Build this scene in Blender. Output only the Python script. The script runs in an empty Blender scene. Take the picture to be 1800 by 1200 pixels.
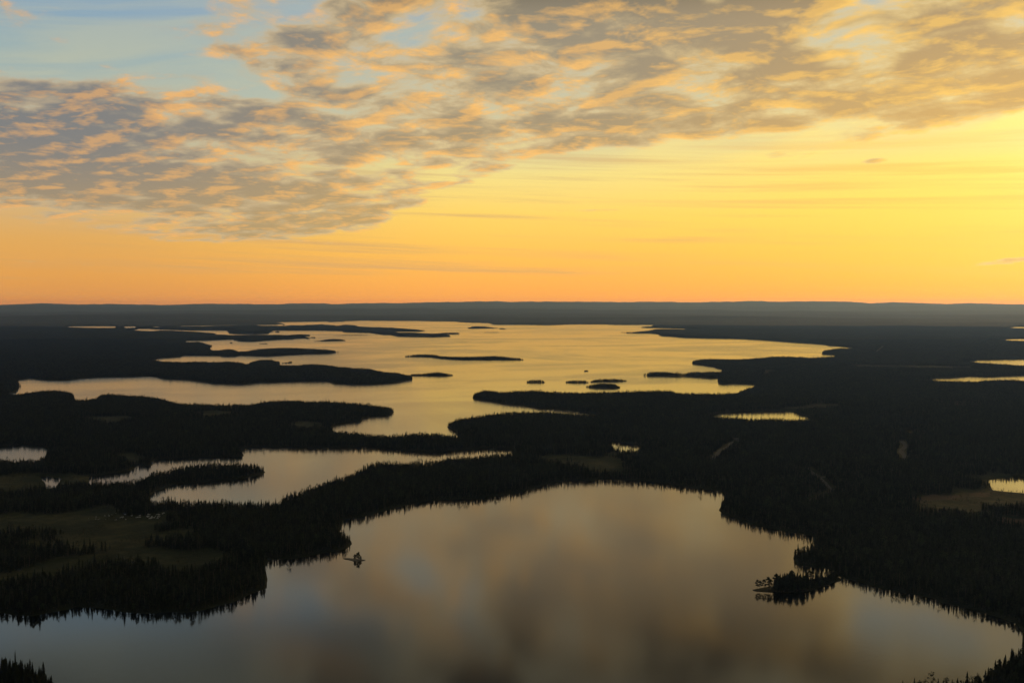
import bpy, bmesh, math, random
import numpy as np
from mathutils import Vector, noise as mnoise

# ------------------------------------------------------------------ scene basics
scene = bpy.context.scene
COL = scene.collection
W0, H0 = 1800.0, 1200.0          # size of the photograph, the unit of the traced outlines
FPX = 1729.0                     # focal length in those pixels
HOR = 535.0                      # row of the level horizon
CAMH = 300.0                     # height of the camera above the lakes, metres
PITCH = -math.atan((600.0 - HOR) / FPX)

cam_data = bpy.data.cameras.new("camera")
cam = bpy.data.objects.new("camera", cam_data)
COL.objects.link(cam)
cam.location = (0, 0, CAMH)
cam.rotation_euler = (math.radians(90) + PITCH, 0, 0)
cam_data.sensor_width = 36.0
cam_data.lens = 36.0 * FPX / W0
cam_data.clip_start = 1.0
cam_data.clip_end = 200000.0
scene.camera = cam

def pix_dir(x, y):
    """world direction of a pixel of the photograph"""
    X = (x - 900.0) / FPX
    Y = (600.0 - y) / FPX
    cp, sp = math.cos(PITCH), math.sin(PITCH)
    return X, cp - Y * sp, sp + Y * cp

def azel(x, y):
    dx, dy, dz = pix_dir(x, y)
    return math.atan2(dx, dy), math.atan2(dz, math.hypot(dx, dy))

SUN_AZ, SUN_EL = math.radians(31.0), math.radians(7.5)

scene.view_settings.view_transform = 'Standard'
scene.view_settings.look = 'None'
scene.view_settings.exposure = 0.0
scene.view_settings.gamma = 1.0
scene.view_settings.use_curve_mapping = False

def lin(c):
    """sRGB 0..255 -> linear"""
    out = []
    for v in c:
        v = v / 255.0
        out.append(v / 12.92 if v <= 0.04045 else ((v + 0.055) / 1.055) ** 2.4)
    return tuple(out)

# ------------------------------------------------------------------ small node language
class S:
    """a float or vector socket with arithmetic"""
    def __init__(s, nt, sock): s.nt, s.k = nt, sock
    def _m(s, op, *a, clamp=False):
        n = s.nt.nodes.new('ShaderNodeMath'); n.operation = op; n.use_clamp = clamp
        for i, v in enumerate((s,) + a):
            if isinstance(v, S): s.nt.links.new(v.k, n.inputs[i])
            else: n.inputs[i].default_value = v
        return S(s.nt, n.outputs[0])
    def __add__(s, o): return s._m('ADD', o)
    __radd__ = __add__
    def __sub__(s, o): return s._m('SUBTRACT', o)
    def __rsub__(s, o): return (s * -1.0) + o
    def __mul__(s, o): return s._m('MULTIPLY', o)
    __rmul__ = __mul__
    def __truediv__(s, o): return s._m('DIVIDE', o)
    def __neg__(s): return s * -1.0
    def max(s, o): return s._m('MAXIMUM', o)
    def min(s, o): return s._m('MINIMUM', o)
    def exp(s): return s._m('EXPONENT')
    def pow(s, o): return s._m('POWER', o)
    def clamp(s): return s._m('ADD', 0.0, clamp=True)
    def step(s, a, b):
        n = s.nt.nodes.new('ShaderNodeMapRange'); n.interpolation_type = 'SMOOTHSTEP'
        s.nt.links.new(s.k, n.inputs[0]); n.inputs[1].default_value = a; n.inputs[2].default_value = b
        n.inputs[3].default_value = 0.0; n.inputs[4].default_value = 1.0
        return S(s.nt, n.outputs[0])

def ramp(nt, fac, stops, color=True):
    """colour ramp over fac; stops = [(position, value)]; positions are mapped to 0..1"""
    lo, hi = stops[0][0], stops[-1][0]
    f = (fac - lo) / (hi - lo)
    n = nt.nodes.new('ShaderNodeValToRGB'); r = n.color_ramp
    while len(r.elements) < len(stops): r.elements.new(0.5)
    for e, (p, v) in zip(r.elements, stops): e.position = (p - lo) / (hi - lo)
    for e, (p, v) in zip(r.elements, stops):
        e.color = (tuple(v) if color else (v, v, v)) + (1.0,)
    nt.links.new(f.k, n.inputs[0])
    return S(nt, n.outputs[0])

def mixc(nt, fac, a, b, mode='MIX'):
    n = nt.nodes.new('ShaderNodeMix'); n.data_type = 'RGBA'; n.blend_type = mode; n.clamp_factor = True
    for sock, v in ((n.inputs[0], fac), (n.inputs[6], a), (n.inputs[7], b)):
        if isinstance(v, S): nt.links.new(v.k, sock)
        elif isinstance(v, (tuple, list)): sock.default_value = tuple(v) + (1.0,)
        else: sock.default_value = v
    return S(nt, n.outputs[2])

def combine(nt, x, y, z=0.0):
    n = nt.nodes.new('ShaderNodeCombineXYZ')
    for i, v in enumerate((x, y, z)):
        if isinstance(v, S): nt.links.new(v.k, n.inputs[i])
        else: n.inputs[i].default_value = v
    return S(nt, n.outputs[0])

def noise_tex(nt, vec, scale, detail=4.0, rough=0.5, dist=0.0, lac=2.0):
    n = nt.nodes.new('ShaderNodeTexNoise')
    n.inputs['Scale'].default_value = scale; n.inputs['Detail'].default_value = detail
    n.inputs['Roughness'].default_value = rough; n.inputs['Distortion'].default_value = dist
    n.inputs['Lacunarity'].default_value = lac
    if vec is not None: nt.links.new(vec.k, n.inputs['Vector'])
    return S(nt, n.outputs[0])

# ------------------------------------------------------------------ world: evening sky
world = bpy.data.worlds.new("World")
scene.world = world
world.use_nodes = True
wt = world.node_tree
wt.nodes.clear()
geo = wt.nodes.new('ShaderNodeNewGeometry')
sep = wt.nodes.new('ShaderNodeSeparateXYZ')
neg = wt.nodes.new('ShaderNodeVectorMath'); neg.operation = 'SCALE'; neg.inputs['Scale'].default_value = -1.0
wt.links.new(geo.outputs['Incoming'], neg.inputs[0])
wt.links.new(neg.outputs[0], sep.inputs[0])
dx, dy, dz = (S(wt, sep.outputs[i]) for i in range(3))
az = dx._m('ARCTAN2', dy)
el = dz.min(0.9999).max(-0.9999)._m('ARCSINE')

def E(y): return azel(900, y)[1]
# clear-sky colour by elevation, for three bearings
def col_ramp(stops):
    st = sorted([(e, lin(c)) for e, c in stops])
    return ramp(wt, el, st)
LEFT = col_ramp([(-0.02, (205,140,75)), (E(533), (216,146,78)), (E(490), (222,157,78)), (E(430), (220,165,88)),
                 (E(360), (205,175,125)), (E(260), (166,176,162)), (E(130), (144,168,174)), (E(0), (110,148,188)),
                 (0.32, (30,46,62)), (0.38, (12,20,30)), (0.8, (30,44,66)), (1.5, (26,38,62))])
MID = col_ramp([(-0.02, (240,155,75)), (E(533), (250,165,75)), (E(490), (252,177,78)), (E(440), (253,192,82)),
                (E(380), (252,208,95)), (E(310), (242,218,130)), (E(240), (222,208,152)), (E(140), (184,190,172)),
                (E(20), (150,170,182)), (0.335, (58,62,60)), (0.40, (20,28,38)), (0.8, (30,44,66)), (1.5, (26,38,62))])
RIGHT = col_ramp([(-0.02, (250,150,55)), (E(533), (255,164,62)), (E(490), (255,184,66)), (E(440), (255,200,72)),
                  (E(380), (255,214,84)), (E(310), (255,222,104)), (E(240), (255,228,128)), (E(150), (206,205,172)),
                  (E(20), (168,180,182)), (0.335, (74,86,98)), (0.40, (24,32,42)), (0.8, (30,44,66)), (1.5, (26,38,62))])
azL, azR = azel(60, 400)[0], azel(1700, 400)[0]
fL = az.step(azL, 0.0)
fR = az.step(0.0, azR)
base = mixc(wt, fR, mixc(wt, fL, LEFT, MID), RIGHT)

# glow round the sun, which stands behind the cloud just outside the picture
sdx, sdy, sdz = math.sin(SUN_AZ) * math.cos(SUN_EL), math.cos(SUN_AZ) * math.cos(SUN_EL), math.sin(SUN_EL)
dot = (dx * sdx + dy * sdy + dz * sdz).max(0.0)
glow = dot.pow(140.0) * 0.12
glow2 = dot.pow(1200.0) * 0.25
gl = combine(wt, glow + glow2, glow * 0.5 + glow2 * 0.62, glow * 0.2 + glow2 * 0.6)
def addc(a, b):
    return mixc(wt, 1.0, a, b, 'ADD')
base = addc(base, gl)

# cloud-sheet coordinates: the direction carried to a level sheet overhead
inv = (dz.max(0.0) + 0.035)
u, v = dx / inv, dy / inv
# axes turned so that q runs along the bands (far left to near right)
ca, sa = math.cos(math.radians(-42)), math.sin(math.radians(-42))
q = u * ca + v * sa
r = v * ca - u * sa
inv2 = (dz.max(0.0) + 0.115)
u2, v2 = dx / inv2, dy / inv2
q2 = u2 * ca + v2 * sa
r2 = v2 * ca - u2 * sa
def mid_noise(oq, orr, detail):
    return noise_tex(wt, combine(wt, (q2 + oq) * 0.95, (r2 + orr) * 1.0, 7.7), 5.6, detail, 0.60, 0.25)
def cells(oq, orr):
    """rounded cloudlets"""
    wob = noise_tex(wt, combine(wt, (q2 + oq) * 0.9, (r2 + orr), 1.7), 5.0, 2.0, 0.6, 0.0)
    vo = wt.nodes.new('ShaderNodeTexVoronoi'); vo.feature = 'SMOOTH_F1'; vo.inputs['Scale'].default_value = 6.0
    vo.inputs['Smoothness'].default_value = 0.5
    wt.links.new(combine(wt, (q2 + oq) * 0.85 + wob * 0.22, (r2 + orr) * 1.0 + wob * 0.22, 2.0).k, vo.inputs['Vector'])
    return S(wt, vo.outputs['Distance'])
big = noise_tex(wt, combine(wt, q * 0.5, r * 0.9, 3.1), 1.1, 2.0, 0.5, 0.2)
m0 = mid_noise(0.0, 0.0, 10.0)
var = noise_tex(wt, combine(wt, q * 0.30, r * 0.6, 9.0), 1.6, 3.0, 0.5, 0.4)
D0 = (big - 0.5) * 0.45 + (var - 0.5) * 0.35 + (m0 - 0.5) * 1.30 + (cells(0.0, 0.0) - 0.42) * -0.55 + 0.62
# the same sheet a step towards the sun, for the lit sides
sq = 0.06 * (math.sin(SUN_AZ) * ca + math.cos(SUN_AZ) * sa)
sr = 0.06 * (math.cos(SUN_AZ) * ca - math.sin(SUN_AZ) * sa)
slope = m0 - mid_noise(sq, sr, 4.0)

# where the sheet is closed or open
def blob(x, y, rx, ry, tilt, amp):
    a0, e0 = azel(x, y)
    c, s_ = math.cos(math.radians(tilt)), math.sin(math.radians(tilt))
    kx, ky = FPX / rx, FPX / ry
    A, Bq = az - a0, el - e0
    p_ = (A * (c * kx)) + (Bq * (s_ * kx))
    t_ = (Bq * (c * ky)) - (A * (s_ * ky))
    return (-(p_ * p_ + t_ * t_)).exp() * amp
cover = None
for b in [
    (330, 335, 360, 42, -3, 0.50), (430, 418, 280, 16, 0, 0.40), (60, 270, 260, 70, 4, 0.22), (250, 225, 280, 60, 8, 0.17),
    (575, 65, 150, 46, 8, 0.26), (880, 110, 220, 60, 12, 0.20), (1160, 45, 280, 60, 8, 0.30),
    (1620, 190, 330, 62, 8, 0.34), (1560, 232, 330, 18, 7, 0.30), (1240, 190, 240, 50, 8, 0.16), (1650, 60, 260, 60, 5, 0.24), (740, 240, 220, 40, 10, 0.16), (1010, 232, 260, 34, 3, 0.26), (520, 190, 240, 50, 10, 0.14),
    (110, 20, 260, 80, 5, -0.34), (120, 195, 200, 40, 5, 0.14), (470, 30, 200, 50, 8, 0.10), (150, -140, 420, 110, 0, -0.26), (900, -150, 420, 110, 0, 0.30), (1400, -60, 380, 70, 5, 0.22), (1420, 40, 320, 90, 5, 0.16), (1230, 110, 200, 50, 5, 0.12), (760, 30, 160, 50, 5, 0.14), (1330, 265, 120, 14, 4, -0.15), (1620, -55, 110, 34, 0, -0.50), (1540, -10, 60, 20, 10, -0.25), (240, 130, 260, 30, 0, -0.10), (700, 385, 240, 10, 4, 0.30), (1535, 283, 30, 7, 3, 0.84), (120, 462, 160, 5, 0, 0.42), (1060, 369, 190, 4, 1, 0.34), (1790, 456, 85, 7, 6, 0.95),
    ]:
    g = blob(*b)
    cover = g if cover is None else cover + g
# lower edge of the sheet, by bearing
EDGE = [(-0.60, E(430)), (azel(0,420)[0], E(408)), (azel(430,430)[0], E(428)), (azel(620,420)[0], E(418)),
        (azel(760,380)[0], E(360)), (azel(950,300)[0], E(290)), (azel(1200,300)[0], E(262)), (azel(1500,250)[0], E(246)),
        (azel(1800,230)[0], E(228)), (0.75, E(180))]
edge = ramp(wt, az, [(a, e) for a, e in EDGE], color=False)
above = el - edge
openness = above.step(-0.010, 0.016)
fade_up = el.step(E(-60), E(-700))         # a little more broken higher up
C = cover + (openness - 1.0) * 0.68 + 0.055

T = D0 + C                                   # thickness field
a_cl = T.step(0.45, 0.80)                    # opacity
thick = T.step(0.60, 1.02)
lit = (slope * 6.5 + 0.10).clamp()

# cloud colours by bearing and height
lowness = el.step(E(150), E(300))
shadeL = mixc(wt, el.step(E(430), E(250)), lin((168,144,108)), lin((124,123,122)))
shadeM = mixc(wt, el.step(E(400), E(120)), lin((192,160,104)), lin((150,138,116)))
shadeR = mixc(wt, el.step(E(260), E(40)), lin((204,164,96)), lin((170,144,104)))
shade = mixc(wt, fR, mixc(wt, fL, shadeL, shadeM), shadeR)
shade = mixc(wt, el.step(0.265, 0.345), shade, mixc(wt, fL, lin((26,34,40)), lin((60,54,42))))
shade = mixc(wt, el.step(0.36, 0.6), shade, lin((34,36,42)))
litc = mixc(wt, fR, mixc(wt, fL, lin((234,174,102)), lin((252,190,100))), lin((255,202,92)))
litc = mixc(wt, el.step(0.28, 0.38), litc, mixc(wt, fL, lin((44,48,50)), lin((92,74,50))))
litc = mixc(wt, el.step(0.36, 0.6), litc, lin((44,42,42)))
thin = mixc(wt, 0.70, litc, mixc(wt, fR, mixc(wt, fL, lin((168,168,148)), lin((192,184,150))), lin((214,194,140))))
cloud = mixc(wt, thick, thin, shade)
cloud = mixc(wt, lit * (thick * -0.45 + 1.0), cloud, litc)
sky = mixc(wt, a_cl, base, cloud)

# high thin veil with streaks, mostly low and to the left
veil_n = noise_tex(wt, combine(wt, az * 3.0, el * 26.0 - az * 3.0, 0.0), 1.3, 5.0, 0.55, 0.6)
veil = (veil_n.step(0.34, 0.66) * 0.62 + blob(190, 140, 330, 42, 3, 0.30)) * el.step(E(330), E(200))
sky = mixc(wt, veil * (a_cl * -1.0 + 1.0), sky, mixc(wt, fR, lin((182,184,162)), lin((204,198,160))))
# faint level streaks in the clear band over the horizon
st_n = noise_tex(wt, combine(wt, az * 1.6, el * 60.0 + az * 2.0, 4.0), 1.6, 4.0, 0.6, 0.2)
streak = st_n.step(0.47, 0.72) * el.step(E(545), E(470)) * (el.step(E(300), E(220)) * -1.0 + 1.0) * 0.55
sky = mixc(wt, streak * (a_cl * -1.0 + 1.0), sky, mixc(wt, fR, lin((196,156,112)), lin((250,190,84))))

# behind the camera the sky is dim blue-grey
back = dy.step(0.35, -0.5)
sky = mixc(wt, back * 0.85, sky, lin((46,54,70)))

nish = wt.nodes.new('ShaderNodeTexSky'); nish.sky_type = 'NISHITA'; nish.sun_disc = False
nish.sun_elevation = SUN_EL; nish.sun_rotation = SUN_AZ; nish.altitude = 300.0
bg1 = wt.nodes.new('ShaderNodeBackground'); wt.links.new(sky.k, bg1.inputs[0]); bg1.inputs[1].default_value = 1.05
bg2 = wt.nodes.new('ShaderNodeBackground'); wt.links.new(nish.outputs[0], bg2.inputs[0]); bg2.inputs[1].default_value = 0.004
addn = wt.nodes.new('ShaderNodeAddShader')
wt.links.new(bg1.outputs[0], addn.inputs[0]); wt.links.new(bg2.outputs[0], addn.inputs[1])
wo = wt.nodes.new('ShaderNodeOutputWorld'); wt.links.new(addn.outputs[0], wo.inputs[0])
world.cycles.sampling_method = 'MANUAL'
world.cycles.sample_map_resolution = 512

sun_data = bpy.data.lights.new("sun", 'SUN')
sun_data.energy = 0.5
sun_data.angle = math.radians(3.0)
sun_data.color = (1.0, 0.66, 0.34)
sun = bpy.data.objects.new("sun", sun_data)
COL.objects.link(sun)
sun.location = (400, 600, 700)
sun.rotation_euler = Vector((sdx, sdy, sdz)).to_track_quat('Z', 'Y').to_euler()

# ------------------------------------------------------------------ shorelines
# outlines of the visible water in pixels of the photograph; to_world() carries each vertex to the lake level,
# allowing for the trees that stand in front of a near shore or are mirrored below a far one
LAKES = {}
LAKES['main'] = (1.0, [(15,694),(26,689),(33,686),(32,680),(28,668),(55,665),(80,669),(120,669),(160,664),(220,663),(262,661),
 (290,666),(330,668),(375,674),(425,676),(455,673),(520,671),(570,670),(590,674),(620,676),(660,676),(700,672),(727,668),(729,664),
 (724,661),(700,656),(680,655),(665,652),(650,649),(630,649),(600,646),(590,644),(570,642),(545,641),(520,643),(497,643),(488,641),
 (494,638),(487,635),(478,633),(455,633),(442,636),(440,640),(430,641),(424,638),(400,636),(385,637),(370,637),(345,636),(320,637),
 (300,637),(285,636),(265,633),(272,631),(290,629),(318,627),(325,625),(355,625),(385,625),(390,627),(415,627),(420,625),(450,626),
 (470,627),(500,625),(540,623),(575,622),(595,620),(597,618),(580,616),(525,613),(480,613),(450,615),(435,618),(425,619),(418,619),
 (412,615),(395,615),(380,617),(368,614),(367,611),(373,609),(370,607),(361,604),(350,601),(340,602),(326,602),(323,600),(332,599),
 (350,599),(362,599),(375,598),(410,597),(417,600),(440,601),(470,599),(500,597),(517,597),(520,595.5),(535,595),(541,593.5),
 (532,592),(544,589),(530,588),(515,588.6),(500,590),(475,589.8),(450,589.5),(430,589.5),(408,590),(400,588.5),(382,588.5),(368,588),
 (378,586),(362,584.5),(345,583.5),(320,582.5),(300,581.7),(275,582),(265,583),(250,582.5),(240,581.8),(232,581),(243,578),(265,578),
 (275,579),(305,580),(330,580.6),(360,581),(400,581),(402,583),(404,586.5),(420,587.5),(450,588),(472,587),(475,584),(490,584),
 (492,583),(478,582),(476,581),(500,581),(560,581),(600,582),(605,584),(650,585),(660,587),(675,589),(685,589),(700,592),(760,593),
 (790,592),(793,590),(785,588),(775,587),(808,586.6),(808,585.5),(775,586),(760,587),(730,585),(700,585),(690,584),(700,583),
 (735,583),(745,582),(740,580),(715,578),(700,577),(660,576),(630,574),(624,572),(605,571),(592,573),(590,572),(565,570),(550,571),
 (530,572),(510,571.7),(500,573),(480,572.8),(466,573),(462,573),(455,572),(440,571.9),(400,572.6),(350,573.8),(315,574),(315,572.8),
 (350,572.5),(400,571.5),(440,571),(470,571),(500,571),(506,570.5),(480,570),(527,569.5),(500,568.5),(475,567),(500,566),(540,565.5),
 (575,565),(580,566),(600,565.5),(610,564.5),(640,563.5),(680,564),(730,564),(770,565),(800,565),(806,566),(820,567),(860,568),
 (870,571),(900,571),(930,571),(970,571.5),(1010,570),(1060,570),(1080,571),(1120,571),(1145,571),(1150,572),(1145,574),(1125,576),
 (1145,576.5),(1170,577),(1205,578),(1205,580),(1190,579.4),(1150,579),(1140,581.5),(1110,584),(1094,585),(1110,586),(1140,586),
 (1160,588),(1160,591),(1180,592),(1200,594),(1240,595),(1300,596),(1350,599),(1390,602),(1420,604),(1450,606),(1458,608),(1475,609),
 (1490,611),(1506,613),(1490,613.5),(1475,613),(1458,615),(1446,616),(1443,620),(1447,623),(1465,624),(1473,625),(1466,628),
 (1440,629),(1425,630),(1400,629),(1360,628),(1330,630),(1320,631),(1290,633),(1250,632),(1225,633),(1217,635),(1216,640),(1235,642),
 (1255,646),(1273,650),(1268,654),(1255,654),(1235,655),(1215,654),(1200,657),(1170,654),(1150,654),(1133,656.5),(1132,660),
 (1145,661.5),(1180,662),(1210,662),(1250,665),(1264,664),(1265,668),(1264,674),(1270,675),(1290,674),(1320,675),(1333,677),
 (1325,680),(1300,687),(1293,691),(1270,692),(1240,692),(1200,692),(1190,690),(1180,688),(1150,687),(1120,688),(1100,689),(1060,690),
 (1020,691),(980,690),(950,688),(925,688),(900,689),(880,690),(870,688),(850,686),(835,690),(830,697),(833,702),(850,705),(870,707),
 (890,711),(920,714),(950,718),(990,722),(1030,727),(1060,731),(1045,730.5),(1010,728),(990,726),(950,725),(920,725),(890,726),
 (860,729),(830,733),(805,737),(792,742),(789,750),(795,756),(805,761),(808,763.5),(800,766),(790,766),(770,763),(760,764),(740,763),
 (710,764),(690,767),(672,765),(660,764),(640,763),(620,761),(600,760),(590,758),(585,753),(592,748),(610,744),(633,744),(636,738),
 (650,733),(680,732),(690,729),(692,722),(688,716),(675,716),(660,713),(640,711),(620,709),(600,708),(575,706),(550,707),(520,705),
 (495,705),(480,706),(460,707),(440,712),(400,713),(370,712),(340,711),(318,711),(309,708),(300,704),(280,700),(255,697),(230,696),
 (200,694),(180,694),(173,697),(172,701),(150,703),(138,703),(132,701),(132,693),(122,689),(105,687),(80,688),(60,690),(40,692.5),
 (25,694.5)])
LAKES['far_left'] = (1.0, [(112,574.6),(130,573.6),(160,573.2),(200,573.4),(206,574.2),(204,576.4),(190,577),(160,576.6),(140,577),(125,575.6)])
LAKES['far_left_b'] = (1.0, [(216,574.4),(228,573.4),(243,574.2),(238,576),(225,577),(217,576.2)])
LAKES['far_left_c'] = (1.0, [(262,574.6),(275,574),(289,574.6),(275,575.8)])
LAKES['second'] = (1.0, [(268,880),(266,876),(275,870),(295,864),(306,857),(335,856),(365,853),(390,850),(410,849),(430,847),(450,843),
 (465,840),(470,834),(471,826),(468,819),(455,817),(435,815),(410,815),(385,815),(370,815),(350,816),(330,818),(315,821),(300,826),
 (285,829),(268,830),(267,822),(272,815),(280,811),(300,810),(330,808),(370,807),(423,806),(424,798),(426,793),(440,790),(470,789),
 (500,789),(540,790),(580,790),(620,789),(660,790),(690,792),(720,795),(750,798),(775,799),(790,795),(810,795),(850,792),(880,791),
 (907,791),(897,795),(880,798.5),(850,801),(830,803.5),(800,805),(780,808),(760,811),(735,812),(710,814),(690,812),(670,813),(650,814),(635,822),
 (628,830),(610,834),(590,840),(570,845),(553,850),(545,855),(530,862),(505,868),(492,875),(485,882),(460,883),(430,883),(400,882),
 (370,880),(350,881),(330,882),(312,880),(300,876),(285,880)])
LAKES['marsh_a'] = (1.0, [(232,826.5),(245,823.5),(262,824),(264,828),(245,829)])
LAKES['marsh_b'] = (1.1, [(-60,790),(0,788.5),(20,787),(40,784),(60,787),(75,788),(88,797),(78,801),(68,804),(58,810),(45,806),(30,804),(0,804),(-60,803)])
LAKES['marsh_c'] = (1.0, [(152,842),(175,840),(200,837),(222,834),(245,837),(258,839),(245,843),(225,846),(200,845),(180,847),(160,845)])
LAKES['marsh_d'] = (1.0, [(75,844),(88,844),(107,847),(95,848.8),(80,848)])
LAKES['near'] = (1.0, [(-140,1085),(0,1087),(25,1092),(60,1093),(85,1088),(110,1084),(135,1078),(160,1078),(180,1080),(210,1085),(240,1089),
 (270,1089),(300,1087),(330,1088),(360,1083),(390,1075),(415,1068),(440,1055),(462,1046),(468,1038),(469,1020),(468,1005),(465,998),
 (470,993),(490,992),(520,990),(545,985),(570,980),(590,977),(608,972),(616,960),(616,945),(609,934),(597,925),(600,921),(640,915),
 (680,903),(710,895),(740,888),(780,884),(820,883),(850,882),(880,876),(910,871),(940,864),(970,856),(1000,852),(1040,851),(1060,849),
 (1100,850),(1140,852),(1170,856),(1200,861),(1235,866),(1260,868),(1272,870),(1269,885),(1269,900),(1275,911),(1290,917),(1310,926),
 (1340,933),(1370,940),(1400,945),(1430,950),(1433,952),(1426,955),(1408,959),(1400,966),(1397,980),(1398,992),(1402,1002),(1430,1006),
 (1452,1008),(1466,1013),(1466,1020),(1480,1025),(1500,1030),(1530,1039),(1560,1047),(1600,1055),(1640,1062),(1655,1071),(1680,1076),
 (1710,1083),(1740,1093),(1765,1100),(1785,1108),(1795,1120),(1797,1135),(1780,1143),(1765,1152),(1745,1163),(1730,1176),(1710,1187),
 (1680,1192),(1640,1194),(1600,1197),(1560,1204),(1400,1235),(1000,1290),(500,1300),(150,1260),(112,1225),(98,1200),(92,1186),
 (80,1173),(60,1165),(30,1160),(0,1156),(-140,1150)])
LAKES['right_a'] = (1.0, [(1772,576),(1785,574.6),(1860,574),(1860,577.4),(1785,577.4)])
LAKES['right_b'] = (1.0, [(1752,597),(1775,596),(1860,595),(1860,601.5),(1780,600)])
LAKES['right_c'] = (1.0, [(1697,635),(1715,633),(1760,632),(1860,631),(1860,648),(1800,643.5),(1760,641),(1720,638)])
LAKES['right_d'] = (1.0, [(1626,668),(1650,665),(1680,664),(1705,661.5),(1735,663),(1770,661),(1860,659),(1860,672),(1800,669.5),(1760,668),
 (1725,669.5),(1710,671.5),(1680,670.5),(1645,669.5)])
LAKES['right_e'] = (1.0, [(1243,730),(1270,727),(1300,725),(1330,723.5),(1370,723.5),(1395,727),(1415,731),(1434,736),(1410,737.5),
 (1380,738),(1350,736),(1320,738),(1300,736),(1270,733)])
LAKES['right_f'] = (1.0, [(1060,780),(1080,778),(1095,780.5),(1115,784),(1134,788),(1120,791.5),(1095,789.5),(1075,785)])
LAKES['right_g'] = (1.0, [(1580,756.5),(1600,756),(1615,758),(1595,758.8)])
LAKES['right_h'] = (1.0, [(1738,850),(1760,846),(1780,843),(1860,840),(1860,859),(1800,856),(1770,853.5),(1750,852)])
LAKES['far_a'] = (0.0, [(954,550),(963,549.4),(976,550.2),(964,551.6)])
LAKES['far_b'] = (0.0, [(1296,549.2),(1308,549.6),(1300,550.6)])
LAKES['far_c'] = (0.0, [(1124,566.6),(1145,566.4),(1163,567),(1145,567.8)])
LAKES['far_d'] = (0.0, [(646,556.4),(655,555.8),(663,556.6),(655,557.4)])
LAKES['far_e'] = (0.0, [(1158,571.2),(1168,570.8),(1172,571.6),(1163,572)])

TREE_H = 11.0
def ground_pt(x, y, z=0.0):
    dx_, dy_, dz_ = pix_dir(x, y)
    t = (z - CAMH) / dz_
    return dx_ * t, dy_ * t
def to_world(poly, k, mirror=1.0):
    P = np.array(poly, float)
    area = 0.5 * np.sum(P[:, 0] * np.roll(P[:, 1], -1) - np.roll(P[:, 0], -1) * P[:, 1])
    d = np.roll(P, -1, 0) - np.roll(P, 1, 0)
    n = np.stack([d[:, 1], -d[:, 0]], 1) * (1 if area > 0 else -1)   # away from the water
    n /= np.linalg.norm(n, axis=1)[:, None] + 1e-9
    out = []
    for (x, y), (nx, ny) in zip(P, n):
        s = np.clip(ny * 1.6, -1, 1)
        mir = mirror * (0.15 + 0.45 * min(1.0, max(0.0, (y - 680) / 180.0)))
        out.append(ground_pt(x, y, k * TREE_H * (0.80 * s if s > 0 else mir * s)))
    return np.array(out)
LAKE_W = {n: to_world(p, k) for n, (k, p) in LAKES.items()}

# islands as stations (x, top of the trees, foot of the mirror image)
ISLANDS = [
 ("low island with a long even tree line in the middle of the big lake", [(712,625,628.5),(725,623,628.5),(745,622,628.8),(760,622.5,629.5),(775,625,632),(790,626,633),(815,626.5,634.2),(850,625.5,634.2),(870,625,634.2),(890,627,634.2),(915,629,634),(921,631,633.6)]),
 ("small oval island left of the cluster of three islands", [(926,669,673.6),(934,667.5,674),(946,667,674),(955,668,674),(958,670.5,673.2)]),
 ("left island of the cluster of three on the big lake", [(994,670,673.2),(1000,668.5,673.8),(1015,668,674.2),(1030,668,674.2),(1034,671,673.4)]),
 ("farthest island of the cluster of three on the big lake", [(1038,670,672.6),(1046,667,672.6),(1060,665.5,672.6),(1085,665.5,672.4),(1097,666.5,671.4),(1102,668.5,670.4)]),
 ("nearest island of the cluster of three on the big lake", [(1030,678.5,681),(1040,675.5,683),(1055,673.5,684),(1075,674,684.2),(1086,675.5,684),(1090,679,682.6)]),
 ("tiny dark islet alone above the cluster of three islands", [(1027,651,653),(1031,650,653.4),(1034,651,653)]),
 ("bluish far island near the top end of the big lake", [(822,576.2,578),(831,572.8,578.4),(850,573.2,578),(866,575,577.6),(876,576.6,577.6)]),
 ("far islet just right of the bluish far island", [(877,576.8,578.6),(883,576.2,579.2),(890,578.2,579.4)]),
 ("thin flat islet under the bluish far island", [(851,583.6,584.8),(862,583.2,585),(877,583.6,584.8)]),
 ("lens-shaped island beyond the left peninsulas", [(553,599.4,600.4),(566,597,600.8),(580,595.6,600.6),(594,595.6,600.2),(607,598,599.2)]),
 ("thin strip of island left of the double far peninsula", [(586,589,590.2),(600,588,590.4),(630,588,590.2),(646,588.6,589.6)]),
 ("flat little islet in the left bay above the long wooded island", [(456,603.4,604.8),(463,602.4,605.2),(470,603.4,604.8)]),
 ("dot of an islet in the bright left bay", [(404,602.5,603.8),(406.5,599.4,604.4),(409,602.5,603.8)]),
 ("far skerry off the tip of the grey left peninsula", [(545,593.4,594.4),(549,590.6,594.8),(554,593,594.4)]),
 ("narrow pointed wooded island off the tip of the big left peninsula", [(722,657,661.4),(740,656.2,661.8),(757,654.8,662),(770,653.8,662.2),(785,656.2,662),(796,658.4,660.4)]),
 ("clump islet right of the small hump on the left peninsula", [(496,637.6,639.2),(503,635.2,640.2),(509,633.6,639.8),(513,634.2,638.8)]),
]
TREE_PX = lambda y: TREE_H * (y - HOR) / CAMH
island_polys, island_scale = [], []
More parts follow.
